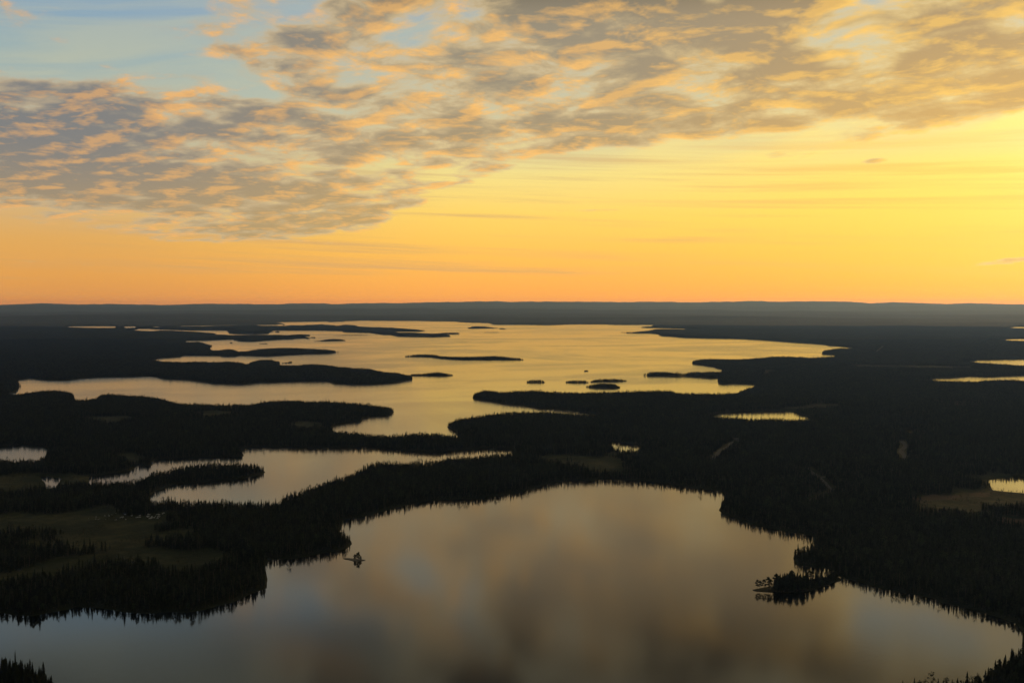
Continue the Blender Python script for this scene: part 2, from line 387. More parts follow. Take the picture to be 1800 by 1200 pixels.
for lab, st in ISLANDS:
    near, far, sc = [], [], []
    for x, yt, yb in st:
        hp = TREE_PX(yb)
        yn = yb - 0.30 * min(yb - yt, 1.6 * hp)
        yf = min(yn - 0.10 * (yn - yt) - 0.06, yt + hp * 0.95)
        near.append(ground_pt(x, yn)); far.append(ground_pt(x, yf))
        sc.append((yf - yt) / hp)
    island_polys.append(np.array(near + far[::-1]))
    island_scale.append((np.array([ground_pt(x, yb) for x, _, yb in st])[:, 0], np.array([max(0.35, min(1.5, v)) for v in sc])))
# two bars of shore in the near lake, traced at their waterline
SPIT = np.array([ground_pt(x, y) for x, y in [(1323,1036.5),(1345,1032),(1375,1027),(1400,1022),(1425,1018),(1450,1014),(1470,1012),(1480,1019),(1470,1022),
        (1455,1027),(1440,1033),(1425,1039),(1400,1042),(1370,1041),(1345,1039.5),(1328,1038)]])
SKERRY = np.array([ground_pt(x, y) for x, y in [(603.5,981),(612,980.8),(622,981.6),(633,982.5),(642,984.2),(634,985.4),(622,985.6),(614,983.4),(606,982)]])

def seg_dist(P, A, B, chunk=4000000):
    """distance of points P to the nearest of the segments A-B"""
    out = np.full(len(P), 1e12)
    step = max(1, chunk // max(1, len(A)))
    d = B - A; L = (d ** 2).sum(1) + 1e-9
    for i in range(0, len(P), step):
        p = P[i:i + step]
        px = p[:, 0:1] - A[None, :, 0]; py = p[:, 1:2] - A[None, :, 1]
        t = np.clip((px * d[None, :, 0] + py * d[None, :, 1]) / L[None], 0, 1)
        out[i:i + step] = ((px - t * d[None, :, 0]) ** 2 + (py - t * d[None, :, 1]) ** 2).min(1)
    return np.sqrt(out)
def inside(P, poly, chunk=4000000):
    out = np.zeros(len(P), bool)
    A = poly; B = np.roll(poly, -1, 0)
    idx = np.nonzero((P[:, 0] > A[:, 0].min()) & (P[:, 0] < A[:, 0].max()) & (P[:, 1] > A[:, 1].min()) & (P[:, 1] < A[:, 1].max()))[0]
    step = max(1, chunk // len(A))
    for i in range(0, len(idx), step):
        ii = idx[i:i + step]; x = P[ii, 0:1]; y = P[ii, 1:2]
        c = (A[None, :, 1] > y) != (B[None, :, 1] > y)
        xx = (B[None, :, 0] - A[None, :, 0]) * (y - A[None, :, 1]) / (B[None, :, 1] - A[None, :, 1] + 1e-12) + A[None, :, 0]
        out[ii] = ((c & (x < xx)).sum(1) % 2) == 1
    return out
def signed_shore(P, polys=None, reach=900.0):
    """metres to the mainland shore: positive on land, negative on the lakes (islands are left out)"""
    sd = np.full(len(P), reach)
    for n, poly in LAKE_W.items():
        lo, hi = poly.min(0) - reach, poly.max(0) + reach
        near = np.nonzero((P[:, 0] > lo[0]) & (P[:, 0] < hi[0]) & (P[:, 1] > lo[1]) & (P[:, 1] < hi[1]))[0]
        if not len(near): continue
        q_ = P[near]
        d = seg_dist(q_, poly, np.roll(poly, -1, 0))
        ins = inside(q_, poly)
        s = np.where(ins, -np.minimum(d, reach), np.minimum(d, reach))
        sd[near] = np.where(ins, s, np.minimum(sd[near], s) * (sd[near] > 0) + sd[near] * (sd[near] <= 0))
    R_ = np.hypot(P[:, 0], P[:, 1])
    w = 7 + R_ * 0.0022
    return sd + w * 2.0 * (fbm(P[:, 0] / 75.0, P[:, 1] / 75.0, 3) - 0.5) * (np.abs(sd) < reach) * np.clip(R_ / 1500 - 0.4, 0, 1)

# smooth value noise in numpy
_rng = np.random.RandomState(7)
_tab = _rng.rand(256, 256)
def vnoise(x, y):
    xi, yi = np.floor(x).astype(int), np.floor(y).astype(int)
    fx, fy = x - xi, y - yi
    fx = fx * fx * (3 - 2 * fx); fy = fy * fy * (3 - 2 * fy)
    g = lambda i, j: _tab[(xi + i) & 255, (yi + j) & 255]
    return (g(0,0) * (1-fx) + g(1,0) * fx) * (1-fy) + (g(0,1) * (1-fx) + g(1,1) * fx) * fy
def fbm(x, y, o=4):
    s, a, t = 0, 0.5, 0
    for i in range(o):
        s = s + a * vnoise(x * 2 ** i + 17.3 * i, y * 2 ** i + 9.1 * i); t += a; a *= 0.5
    return s / t

# open ground without forest, outlines at ground level in pixels
MEADOWS = [
 [(-60,838),(0,836),(60,832),(140,830),(190,832),(225,830),(270,831),(262,838),(200,838),(150,841),(110,848),(70,852),(20,858),(-60,862)],
 [(-60,898),(0,902),(100,903),(190,902),(270,892),(275,904),(300,915),(305,940),(285,958),(300,968),(380,980),(330,992),(220,995),(150,998),(90,1008),(40,1018),(0,1030),(-60,1034),(-60,1020),(0,1015),(60,1000),(130,985),(140,965),(90,945),(40,935),(-60,935)],
 [(335,729),(370,726),(430,727),(415,733),(360,735)],
 [(135,743),(160,741),(240,742),(200,746),(150,746)],
 [(510,751),(535,747),(560,746),(570,752),(540,757),(515,757)],
 [(195,802),(225,798),(255,802),(235,810),(205,810)],
 [(0,806),(20,804),(60,808),(50,816),(0,818)],
 [(935,802),(965,800),(1040,802),(1096,806),(1100,811),(1060,816),(1000,810),(950,806)],
 [(1040,816),(1080,817),(1075,824),(1050,824)],
 [(1050,792),(1080,794),(1110,798),(1080,806),(1056,802)],
 [(1330,658),(1345,652),(1372,652),(1360,657),(1336,661)],
 [(1480,643.2),(1510,642.4),(1600,644),(1720,646.6),(1700,648),(1600,646.4),(1500,645.4)],
 [(1385,717),(1410,715.4),(1440,714.6),(1490,715.4),(1460,717)],
 [(1640,710),(1690,709),(1740,712),(1690,714)],
 [(1575,882),(1610,876),(1690,868),(1740,862),(1850,866),(1850,880),(1740,884),(1680,896),(1620,892)],
 [(1745,920),(1780,916),(1850,918),(1850,924),(1760,924)],
 [(1630,580),(1660,579),(1740,583),(1700,586)],
 [(1700,826),(1760,832),(1850,830),(1850,842),(1780,842),(1745,846)],
 [(100,910),(170,905),(290,908),(280,922),(200,924)],
]
# forest tracks and power-line cuts: (half width in metres, points)
TRACKS = [
 (5, [(1292,770),(1300,776),(1286,781),(1270,792),(1262,800),(1250,808)]),
 (5, [(1585,776),(1590,785),(1584,797),(1592,812)]),
 (4, [(1420,822),(1436,838),(1452,848),(1464,862),(1440,872),(1415,881)]),
 (4, [(1200,842),(1330,842),(1430,840),(1490,834),(1560,828),(1600,822)]),
 (5, [(1539,622),(1552,610)]),
]
MEADOW_W = [to_world(m, 1.15, 0.0) for m in MEADOWS]
TRACK_W = [(w, np.array([ground_pt(x, y, 4) for x, y in m])) for w, m in TRACKS]
def openland(P):
    """1 on meadows, marsh and tracks, 0 in forest, with ragged edges"""
    o = np.zeros(len(P))
    R = np.hypot(P[:, 0], P[:, 1])
    rag = (fbm(P[:, 0] / 60.0, P[:, 1] / 60.0, 4) - 0.5)
    for m in MEADOW_W:
        lo, hi = m.min(0) - 80, m.max(0) + 80
        near = np.nonzero((P[:, 0] > lo[0]) & (P[:, 0] < hi[0]) & (P[:, 1] > lo[1]) & (P[:, 1] < hi[1]))[0]
        if not len(near): continue
        d = seg_dist(P[near], m, np.roll(m, -1, 0)); s = np.where(inside(P[near], m), d, -d)
        o[near] = np.maximum(o[near], np.clip((s + rag[near] * 130) / 14 + 0.5, 0, 1))
    for w, m in TRACK_W:
        lo, hi = m.min(0) - 30, m.max(0) + 30
        near = np.nonzero((P[:, 0] > lo[0]) & (P[:, 0] < hi[0]) & (P[:, 1] > lo[1]) & (P[:, 1] < hi[1]))[0]
        if len(near):
            d = seg_dist(P[near], m[:-1], m[1:])
            o[near] = np.maximum(o[near], np.clip((w + 5 - d) / 3 + 0.5, 0, 1))
    return o

# ------------------------------------------------------------------ materials
def new_mat(name):
    m = bpy.data.materials.new(name); m.use_nodes = True
    nt = m.node_tree; b = nt.nodes['Principled BSDF']
    return m, nt, b
def setin(nt, sock, v):
    if isinstance(v, S): nt.links.new(v.k, sock)
    else: sock.default_value = v

m_ground, nt, b = new_mat("forest floor and moss")
at = nt.nodes.new('ShaderNodeAttribute'); at.attribute_name = 'open'
of = S(nt, at.outputs['Fac'])
tc = nt.nodes.new('ShaderNodeTexCoord'); pos = S(nt, tc.outputs['Object'])
n1 = noise_tex(nt, pos, 0.012, 6.0, 0.6)
n2 = noise_tex(nt, pos, 0.06, 6.0, 0.7)
n3 = noise_tex(nt, pos, 0.0016, 5.0, 0.6)
forest = mixc(nt, n1.step(0.35, 0.65), (0.012, 0.016, 0.008), (0.030, 0.034, 0.016))
forest = mixc(nt, n3.step(0.45, 0.7) * 0.5, forest, (0.050, 0.044, 0.024))
meadow = mixc(nt, n1.step(0.35, 0.65), (0.016, 0.023, 0.008), (0.066, 0.062, 0.026))
meadow = mixc(nt, n2.step(0.42, 0.60) * 0.8, meadow, (0.026, 0.032, 0.013))
c = mixc(nt, of, forest, meadow)
at2 = nt.nodes.new('ShaderNodeAttribute'); at2.attribute_name = 'sandy'
c = mixc(nt, S(nt, at2.outputs['Fac']), c, (0.10, 0.066, 0.04))
setin(nt, b.inputs['Base Color'], c); b.inputs['Roughness'].default_value = 0.95
b.inputs['Specular IOR Level'].default_value = 0.1
bump = nt.nodes.new('ShaderNodeBump'); bump.inputs['Strength'].default_value = 0.8; bump.inputs['Distance'].default_value = 4.0
setin(nt, bump.inputs['Height'], noise_tex(nt, pos, 0.12, 4.0, 0.7)); nt.links.new(bump.outputs[0], b.inputs['Normal'])

m_water, nt, b = new_mat("still lake water")
tc = nt.nodes.new('ShaderNodeTexCoord'); pos = S(nt, tc.outputs['Object'])
sp = nt.nodes.new('ShaderNodeSeparateXYZ'); nt.links.new(pos.k, sp.inputs[0])
X, Y = S(nt, sp.outputs[0]), S(nt, sp.outputs[1])
# lanes of breeze drawn out by the wind, between sheets of calm
wx = X * 0.94 + Y * 0.34; wy = Y * 0.94 - X * 0.34
lane = noise_tex(nt, combine(nt, wx * 0.00045, wy * 0.00085, 0.0), 1.0, 5.0, 0.5, 1.8)
lane2 = noise_tex(nt, combine(nt, X * 0.0016, Y * 0.0010, 5.0), 1.0, 4.0, 0.6, 1.6)
breeze = (lane * 0.65 + lane2 * 0.35).step(0.42, 0.60)
b.inputs['Base Color'].default_value = (0.004, 0.006, 0.006, 1)
b.inputs['IOR'].default_value = 1.7
far = (X * X + Y * Y).pow(0.5).step(1200.0, 4500.0)
setin(nt, b.inputs['Roughness'], breeze * (far * 0.02 + 0.05) + far * 0.07 + 0.085)
bump = nt.nodes.new('ShaderNodeBump'); bump.inputs['Distance'].default_value = 1.0
rip = noise_tex(nt, combine(nt, X * 0.10, Y * 0.16, 0.0), 1.0, 3.0, 0.5, 0.4)
setin(nt, bump.inputs['Height'], rip * (breeze * 0.05 + 0.012)); bump.inputs['Strength'].default_value = 0.5
nt.links.new(bump.outputs[0], b.inputs['Normal'])

def foliage_mat(name, c1, c2):
    m, nt, b = new_mat(name)
    oi = nt.nodes.new('ShaderNodeObjectInfo')
    tc = nt.nodes.new('ShaderNodeTexCoord')
    n = noise_tex(nt, S(nt, tc.outputs['Object']), 0.22, 4.0, 0.7)
    f = (n.step(0.38, 0.62) * 0.75 + S(nt, oi.outputs['Random']) * 0.25).clamp()
    setin(nt, b.inputs['Base Color'], mixc(nt, f, c1, c2))
    b.inputs['Roughness'].default_value = 0.8; b.inputs['Specular IOR Level'].default_value = 0.2
    return m
m_spruce = foliage_mat("spruce needles", (0.008, 0.012, 0.005), (0.036, 0.046, 0.016))
m_pine = foliage_mat("pine needles", (0.018, 0.025, 0.011), (0.040, 0.048, 0.020))
m_birch = foliage_mat("birch leaves", (0.028, 0.042, 0.013), (0.055, 0.068, 0.022))
m_bark, nt, b = new_mat("bark")
tc = nt.nodes.new('ShaderNodeTexCoord')
setin(nt, b.inputs['Base Color'], mixc(nt, noise_tex(nt, S(nt, tc.outputs['Object']), 3.0, 4.0), (0.05, 0.035, 0.025), (0.16, 0.10, 0.07)))
b.inputs['Roughness'].default_value = 0.9
m_rock, nt, b = new_mat("shore stones")
tc = nt.nodes.new('ShaderNodeTexCoord')
setin(nt, b.inputs['Base Color'], mixc(nt, noise_tex(nt, S(nt, tc.outputs['Object']), 0.4, 5.0), (0.05, 0.045, 0.035), (0.16, 0.14, 0.11)))
b.inputs['Roughness'].default_value = 0.85

# ------------------------------------------------------------------ helpers
def mesh_obj(name, verts, faces, mats, parent=None, link=True, smooth=False, mat_idx=None):
    me = bpy.data.meshes.new(name)
    me.from_pydata([tuple(v) for v in verts], [], [tuple(f) for f in faces])
    for m in (mats if isinstance(mats, (list, tuple)) else [mats]): me.materials.append(m)
    if mat_idx is not None: me.polygons.foreach_set('material_index', mat_idx)
    if smooth: me.polygons.foreach_set('use_smooth', [True] * len(me.polygons))
    o = bpy.data.objects.new(name, me)
    if link: COL.objects.link(o)
    if parent: o.parent = parent
    return o
def tag(o, label=None, cat=None, group=None, kind=None):
    if label: o['label'] = label
    if cat: o['category'] = cat
    if group: o['group'] = group
    if kind: o['kind'] = kind
    return o

# ------------------------------------------------------------------ ground: one sheet in polar rows round the camera's foot
rows_y = np.concatenate([np.arange(1330, 1000, -3.0), np.arange(1000, 760, -1.6), np.arange(760, 640, -0.9), np.arange(640, 566, -0.5), np.arange(566, 541, -0.4)])
rr = [ math.hypot(*ground_pt(900, y)) for y in rows_y ]
rr = [0.5, 60, 200, 400, 560] + [v for v in rr if v > 640]
far_r = np.array([33000, 35000, 38000, 41000, 43000, 45000, 46500, 48000, 49000, 50000, 51500, 53000, 55000, 56000.0], float)
rr = [v for v in rr if v < 32500] + list(far_r)
RR = np.array(rr)
azs = np.concatenate([np.arange(-180, -40, 5.0), np.arange(-40, -31, 0.5), np.linspace(-31, 31, 820), np.arange(31.5, 40, 0.5), np.arange(40, 180, 5.0)])
AZ = np.radians(azs)
na, nr = len(AZ), len(RR)
gx = (RR[:, None] * np.sin(AZ)[None]).ravel(); gy = (RR[:, None] * np.cos(AZ)[None]).ravel()
GP = np.stack([gx, gy], 1)
sd = signed_shore(GP)
R = np.hypot(gx, gy); A = np.arctan2(gx, gy)

def relief(x, y, sd_, cheap=False):
    """land height over the lakes"""
    R_ = np.hypot(x, y); A_ = np.arctan2(x, y)
    land = np.clip(sd_, 0, 900)
    h = 0.35 * np.minimum(land, 4) + 0.05 * np.minimum(land, 60)
    roll = fbm(x / 700.0 + 3, y / 700.0 + 8, 3)
    h += np.clip(land / 300.0, 0, 1) * np.clip(roll - 0.35, 0, 1) * 26
    # broad swells farther off
    k = np.clip((R_ - 7000) / 20000, 0, 1)
    sw = fbm(x / 4200.0, y / 2600.0 + 31, 3)
    h += np.clip(land / 700.0, 0, 1) * k * np.clip(sw - 0.3, 0, 1) * 190
    # ridges towards the horizon
    def ridge(r0, w, prof): return prof * np.exp(-((R_ - r0) / w) ** 2)
    a = np.degrees(A_)
    xp = 900 + FPX * np.tan(np.clip(A_, -1.2, 1.2))
    top = np.interp(xp, [-400, 0, 30, 75, 105, 150, 300, 600, 700, 800, 870, 1050, 1150, 1300, 1450, 1550, 1750, 2200],
                    [536, 536, 534.6, 533.4, 534.4, 535.6, 535, 534.4, 533, 531.6, 530.2, 530, 531, 530, 531, 532.6, 534, 536])
    p1 = 300 + (535 - top) / 0.0356 + 70 * (vnoise(a * 0.8 + 40, a * 0 + 3.0) - 0.5) + 26 * (vnoise(a * 2.6 + 9, a * 0 + 5.0) - 0.5)
    mid = np.interp(xp, [-400, 0, 200, 450, 600, 750, 1100, 1300, 1500, 1600, 1700, 2200], [550, 549, 548, 546, 544, 543.4, 544, 546, 550, 547, 549, 551])
    p2 = 300 - (mid - 535) / 0.054 + 60 * (vnoise(a * 1.0 + 7, a * 0 + 1.0) - 0.5)
    p3 = 215 + 50 * (vnoise(a * 0.4 + 20, a * 0 + 12.0) - 0.5)
    h = np.maximum(h, np.maximum(ridge(48500, 4200, p1), np.maximum(ridge(32000, 2600, p2) * (R_ > 27500), ridge(40500, 2600, p3))))
    return h
OPEN = openland(GP)
# beyond the modelled trees the canopy itself is the surface of the sheet
TREE_REACH = 13500.0
canopy = np.clip((R - TREE_REACH) / 500.0, 0, 1) * np.clip(sd / 12.0, 0, 1) * (8 + 6 * _rng.rand(len(R)))
gz = np.where(sd > 0, relief(gx, gy, sd) + canopy, np.maximum(sd * 0.2, -4.0) - 0.02)
verts = np.stack([gx, gy, gz], 1)
i0 = np.arange(nr - 1)[:, None] * na + np.arange(na)[None]
i1 = np.arange(nr - 1)[:, None] * na + (np.arange(na)[None] + 1) % na
quads = np.stack([i0, i1, i1 + na, i0 + na], -1).reshape(-1, 4)
me = bpy.data.meshes.new("ground")
me.vertices.add(len(verts)); me.vertices.foreach_set('co', verts.ravel())
me.loops.add(quads.size); me.loops.foreach_set('vertex_index', quads.ravel().astype(np.int32))
me.polygons.add(len(quads)); me.polygons.foreach_set('loop_start', (np.arange(len(quads)) * 4).astype(np.int32))
try: me.polygons.foreach_set('loop_total', np.full(len(quads), 4, np.int32))
except Exception: pass
me.update(calc_edges=True)
a_ = me.attributes.new('open', 'FLOAT', 'POINT'); a_.data.foreach_set('value', OPEN.astype(np.float32))
SANDY = np.zeros(len(GP))
for m in [np.array([ground_pt(x, y) for x, y in pp]) for pp in
          ([(1575,884),(1610,879),(1690,871),(1735,867),(1725,874),(1660,883),(1610,889)], [(1745,921),(1780,917),(1850,918),(1850,923),(1760,924)])]:
    near = np.nonzero((np.abs(GP[:, 0] - m[:, 0].mean()) < 900) & (np.abs(GP[:, 1] - m[:, 1].mean()) < 900))[0]
    d_ = seg_dist(GP[near], m, np.roll(m, -1, 0)); s_ = np.where(inside(GP[near], m), d_, -d_)
    SANDY[near] = np.maximum(SANDY[near], np.clip((s_ + (fbm(GP[near, 0] / 25, GP[near, 1] / 25, 3) - .5) * 50) / 12 + 0.5, 0, 1))
a_ = me.attributes.new('sandy', 'FLOAT', 'POINT'); a_.data.foreach_set('value', SANDY.astype(np.float32))
me.materials.append(m_ground)
me.polygons.foreach_set('use_smooth', np.ones(len(quads), bool))
ground = bpy.data.objects.new("ground", me); COL.objects.link(ground)
tag(ground, "dark forest floor and marsh reaching to the low blue hills", kind='structure')

water = mesh_obj("lake_water", [(-56500,-56500,0),(56500,-56500,0),(56500,56500,0),(-56500,56500,0)], [(0,1,2,3)], m_water)
tag(water, "still lake water mirroring the yellow evening sky", kind='structure')

# gravel tracks through the forest
m_gravel, nt, b = new_mat("gravel track")
tc = nt.nodes.new('ShaderNodeTexCoord')
setin(nt, b.inputs['Base Color'], mixc(nt, noise_tex(nt, S(nt, tc.outputs['Object']), 0.05, 5.0), (0.024, 0.025, 0.021), (0.065, 0.06, 0.05)))
b.inputs['Roughness'].default_value = 0.95
TRACK_LAB = ["pale gravel track climbing left to an open pit right of the small ponds", "short pale winding track on the dark plain near the right side",
             "gravel track winding down the right bank with a pale turning place", "long thin forest road crossing the right plain", "faint power line clearing on the far right plain"]
for (w, m), lab in zip(TRACK_W, TRACK_LAB):
    seg = []
    for a0, a1 in zip(m[:-1], m[1:]):
        k = max(2, int(np.linalg.norm(a1 - a0) / 15)); seg += [a0 + (a1 - a0) * t for t in np.linspace(0, 1, k, endpoint=False)]
    seg = np.array(seg + [m[-1]])
    seg = seg + np.stack([fbm(seg[:, 1] / 60, seg[:, 0] / 60, 2) - .5, fbm(seg[:, 0] / 60 + 9, seg[:, 1] / 60, 2) - .5], 1) * 10
    tg = np.gradient(seg, axis=0); tg /= np.linalg.norm(tg, axis=1)[:, None]; nn = np.stack([-tg[:, 1], tg[:, 0]], 1)
    wid = w * 0.8 * (0.6 + 1.1 * fbm(seg[:, 0] / 90, seg[:, 1] / 90, 2))[:, None]
    Lp, Rp = seg + nn * wid, seg - nn * wid
    zz = np.maximum(relief(Lp[:, 0], Lp[:, 1], signed_shore(Lp)), relief(Rp[:, 0], Rp[:, 1], signed_shore(Rp))) + 0.6
    n = len(seg)
    V = [(*Lp[i], zz[i]) for i in range(n)] + [(*Rp[i], zz[i]) for i in range(n)]
    tag(mesh_obj("forest_track", V, [(i, i + 1, n + i + 1, n + i) for i in range(n - 1)], m_gravel), lab, kind='structure')

# islands: a low dome over each outline
def island_mesh(name, poly, top, label):
    P = np.array(poly, float); c = P.mean(0)
    n = len(P)
    bm = bmesh.new()
    lo = [bm.verts.new((x, y, -2.0)) for x, y in P]
    hi = [bm.verts.new((x, y, 0.5)) for x, y in P]
    for i in range(n): bm.faces.new((lo[i], lo[(i + 1) % n], hi[(i + 1) % n], hi[i]))
    bm.edges.ensure_lookup_table()
    edges = [bm.edges.get((hi[i], hi[(i + 1) % n])) for i in range(n)]
    bmesh.ops.triangle_fill(bm, use_beauty=True, edges=edges)
    bmesh.ops.recalc_face_normals(bm, faces=bm.faces)
    me = bpy.data.meshes.new(name); bm.to_mesh(me); bm.free()
    me.materials.append(m_ground)
    o = bpy.data.objects.new(name, me); COL.objects.link(o)
    return tag(o, label, kind='structure')
for (lab, st), poly in zip(ISLANDS, island_polys):
    island_mesh("island", poly, 0.5, lab)
island_mesh("spit", SPIT, 0.5, "low pine-grown spit reaching into the near lake from the right shore")
sk = island_mesh("islet", SKERRY, 0.3, "tiny low islet with one bush off the left headland of the near lake")
sk.data.materials[0] = m_rock

# ------------------------------------------------------------------ trees
def spruce_parts(seed, h=13.0, r=2.1, whorls=9, arms=9):
    """crown of drooping jagged whorls round a tapered trunk"""
    rnd = random.Random(seed)
    V, F = [], []
    z0 = h * rnd.uniform(0.06, 0.16)
    for w in range(whorls):
        t = w / (whorls - 1.0)
        zc = z0 + (h - z0) * (t ** 0.92) * 0.95
        rad = r * (1 - t) ** 0.8 * rnd.uniform(0.82, 1.12) + 0.10
        up = (h - z0) / whorls * 1.55
        top = len(V); V.append((rnd.uniform(-.04, .04), rnd.uniform(-.04, .04), min(h, zc + up)))
        ring = []
        a0 = rnd.random() * 6.28
        for k in range(arms * 2):
            a = a0 + math.pi * k / arms
            tip = (k % 2 == 0)
            rk = rad * (rnd.uniform(0.85, 1.2) if tip else rnd.uniform(0.38, 0.6))
            z = zc - (0.16 * rad * rnd.uniform(0.6, 1.7) if tip else -0.10 * up)
            ring.append(len(V)); V.append((rk * math.cos(a), rk * math.sin(a), z))
        for k in range(arms * 2): F.append((top, ring[k], ring[(k + 1) % (arms * 2)]))
    TV, TF = cone(0.02 * h, 0.15, h * 0.9, 5)
    return V, F, TV, TF
def cone(r0, r1f, h, n):
    V = [(r0 * math.cos(6.283 * k / n), r0 * math.sin(6.283 * k / n), -0.6) for k in range(n)]
    V += [(r0 * r1f * math.cos(6.283 * k / n), r0 * r1f * math.sin(6.283 * k / n), h) for k in range(n)]
    return V, [(k, (k + 1) % n, n + (k + 1) % n, n + k) for k in range(n)]
def leaf_cloud(rnd, V, F, c, rx, rz, n, size):
    for _ in range(n):
        while True:
            p = [rnd.uniform(-1, 1) for _ in range(3)]
            d = math.sqrt(sum(v * v for v in p))
            if 0.3 < d < 1: break
        x, y, z = c[0] + p[0] * rx, c[1] + p[1] * rx, c[2] + p[2] * rz
        s = size * rnd.uniform(0.6, 1.3)
        i = len(V)
        for _k in range(3):
            V.append((x + rnd.uniform(-s, s), y + rnd.uniform(-s, s), z + rnd.uniform(-s, s) * 0.6))
        F.append((i, i + 1, i + 2))
def pine_parts(seed, h=13.0, r=2.6, leaves=34):
    """bare trunk with limbs, open crown of needle clumps high up"""
    rnd = random.Random(seed)
    V, F = [], []
    TV, TF = cone(0.20, 0.4, h * 0.93, 6)
    for k in range(9):
        t = 0.38 + 0.60 * k / 8.0
        a = k * 2.4 + rnd.uniform(-.5, .5)
        L = r * (1.15 - 0.8 * abs(t - 0.62)) * rnd.uniform(0.55, 1.0) * (1.0 if t < 0.9 else 0.4)
        z = h * t
        e = (L * math.cos(a), L * math.sin(a), z + L * 0.25)
        i = len(TV)
        TV += [(0.07, 0, z), (-0.05, 0.06, z), (0, -0.06, z), (e[0], e[1], e[2])]
        TF += [(i, i + 1, i + 3), (i + 1, i + 2, i + 3), (i + 2, i, i + 3)]
        leaf_cloud(rnd, V, F, (e[0] * 0.85, e[1] * 0.85, e[2] + 0.2), r * 0.46, h * 0.065, leaves, 0.70)
    leaf_cloud(rnd, V, F, (0, 0, h * 0.93), r * 0.5, h * 0.07, leaves, 0.65)
    return V, F, TV, TF
def birch_parts(seed, h=10.0, r=2.4, leaves=26):
    rnd = random.Random(seed)
    V, F = [], []
    TV, TF = cone(0.16, 0.3, h * 0.8, 5)
    for k in range(9):
        t = 0.22 + 0.72 * k / 8.0
        a = k * 2.4
        L = r * math.sin(math.pi * min(0.97, t * 0.95)) * 0.7
        e = (L * math.cos(a), L * math.sin(a), h * t + 0.6)
        i = len(TV)
        TV += [(0.05, 0, h * t * 0.9), (-0.04, 0.05, h * t * 0.9), (0, -0.05, h * t * 0.9), e]
        TF += [(i, i + 1, i + 3), (i + 1, i + 2, i + 3), (i + 2, i, i + 3)]
        leaf_cloud(rnd, V, F, e, r * 0.5, h * 0.11, leaves, 0.75)
    return V, F, TV, TF
def join(parts, mats_idx):
    V, F, M = [], [], []
    for (v, f), m in zip(parts, mats_idx):
        o = len(V); V += v; F += [tuple(i + o for i in q_) for q_ in f]; M += [m] * len(f)
    return V, F, M

# prototypes that the forests are made of (never placed in the scene themselves)
protoA = bpy.data.collections.new("forest trees")      # single trees
protoB = bpy.data.collections.new("forest stands")     # 40 m squares of forest
protoC = bpy.data.collections.new("far forest stands") # 160 m squares, simpler
kinds = [spruce_parts(s, h=13 + (s % 3) * 1.2 - 1.2, r=1.9 + 0.25 * (s % 2), whorls=8, arms=7) for s in range(5)] + [pine_parts(50 + s, h=12.5, leaves=16) for s in range(2)] + [birch_parts(90, h=9.5, leaves=18)]
kmat = [m_spruce] * 5 + [m_pine] * 2 + [m_birch]
for i, (kp, km) in enumerate(zip(kinds, kmat)):
    V, F, M = join([(kp[0], kp[1]), (kp[2], kp[3])], [0, 1])
    o = mesh_obj("forest_tree_%02d" % i, V, F, [km, m_bark], link=False, mat_idx=M); protoA.objects.link(o)
def stand_mesh(name, size, spacing, seed, simple):
    rnd = random.Random(seed)
    n = int(size / spacing)
    Vs, Fs, Ms, off = [], [], [], 0
    arrs = []
    for kp in kinds:
        V, F, M = join([(kp[0], kp[1])], [0])
        arrs.append((np.array(V), F))
    cones_ = []
    for s in range(3):
        V = [(0, 0, 12.0)] + [((1.9 + 0.5 * (k % 2)) * math.cos(k * 1.047), (1.9 + 0.5 * (k % 2)) * math.sin(k * 1.047), 1.6 + (k % 2)) for k in range(6)]
        cones_.append((np.array(V, float), [(0, 1 + k, 1 + (k + 1) % 6) for k in range(6)]))
    allV, allF, allM = [], [], []
    for i in range(n):
        for j in range(n):
            if rnd.random() < 0.10: continue
            x = (i + 0.5 + rnd.uniform(-.45, .45)) * spacing - size / 2
            y = (j + 0.5 + rnd.uniform(-.45, .45)) * spacing - size / 2
            s = rnd.gauss(0.73, 0.16) + (0.32 if rnd.random() < 0.05 else 0)
            s = max(0.35, min(1.5, s))
            if simple: V, F = cones_[rnd.randrange(3)]; m = rnd.choice((0, 0, 0, 1))
            else:
                kk = rnd.choices(range(8), [4, 4, 4, 4, 4, 3, 3, 1.6])[0]; V, F = arrs[kk]; m = 0 if kk < 5 else (1 if kk < 7 else 2)
            a = rnd.random() * 6.28; ca_, sa_ = math.cos(a), math.sin(a)
            hs = s * rnd.uniform(0.9, 1.12)
            W = np.stack([(V[:, 0] * ca_ - V[:, 1] * sa_) * s + x, (V[:, 0] * sa_ + V[:, 1] * ca_) * s + y, V[:, 2] * hs - 0.3], 1)
            allV.append(W); allF.append(np.array(F) + off); allM.append(np.full(len(F), m)); off += len(V)
    V = np.concatenate(allV); F = np.concatenate(allF); M = np.concatenate(allM).astype(np.int32)
    me = bpy.data.meshes.new(name)
    me.vertices.add(len(V)); me.vertices.foreach_set('co', V.ravel())
    me.loops.add(F.size); me.loops.foreach_set('vertex_index', F.ravel().astype(np.int32))
    me.polygons.add(len(F)); me.polygons.foreach_set('loop_start', (np.arange(len(F)) * 3).astype(np.int32))
    try: me.polygons.foreach_set('loop_total', np.full(len(F), 3, np.int32))
    except Exception: pass
    for m in (m_spruce, m_pine, m_birch): me.materials.append(m)
    me.polygons.foreach_set('material_index', M)
    me.update(calc_edges=True)
    return bpy.data.objects.new(name, me)
CELL, BIG = 40.0, 160.0
for i in range(5): protoB.objects.link(stand_mesh("stand_%d" % i, CELL, 4.3, 300 + i, False))
for i in range(3): protoC.objects.link(stand_mesh("far_stand_%d" % i, BIG, 5.5, 500 + i, True))

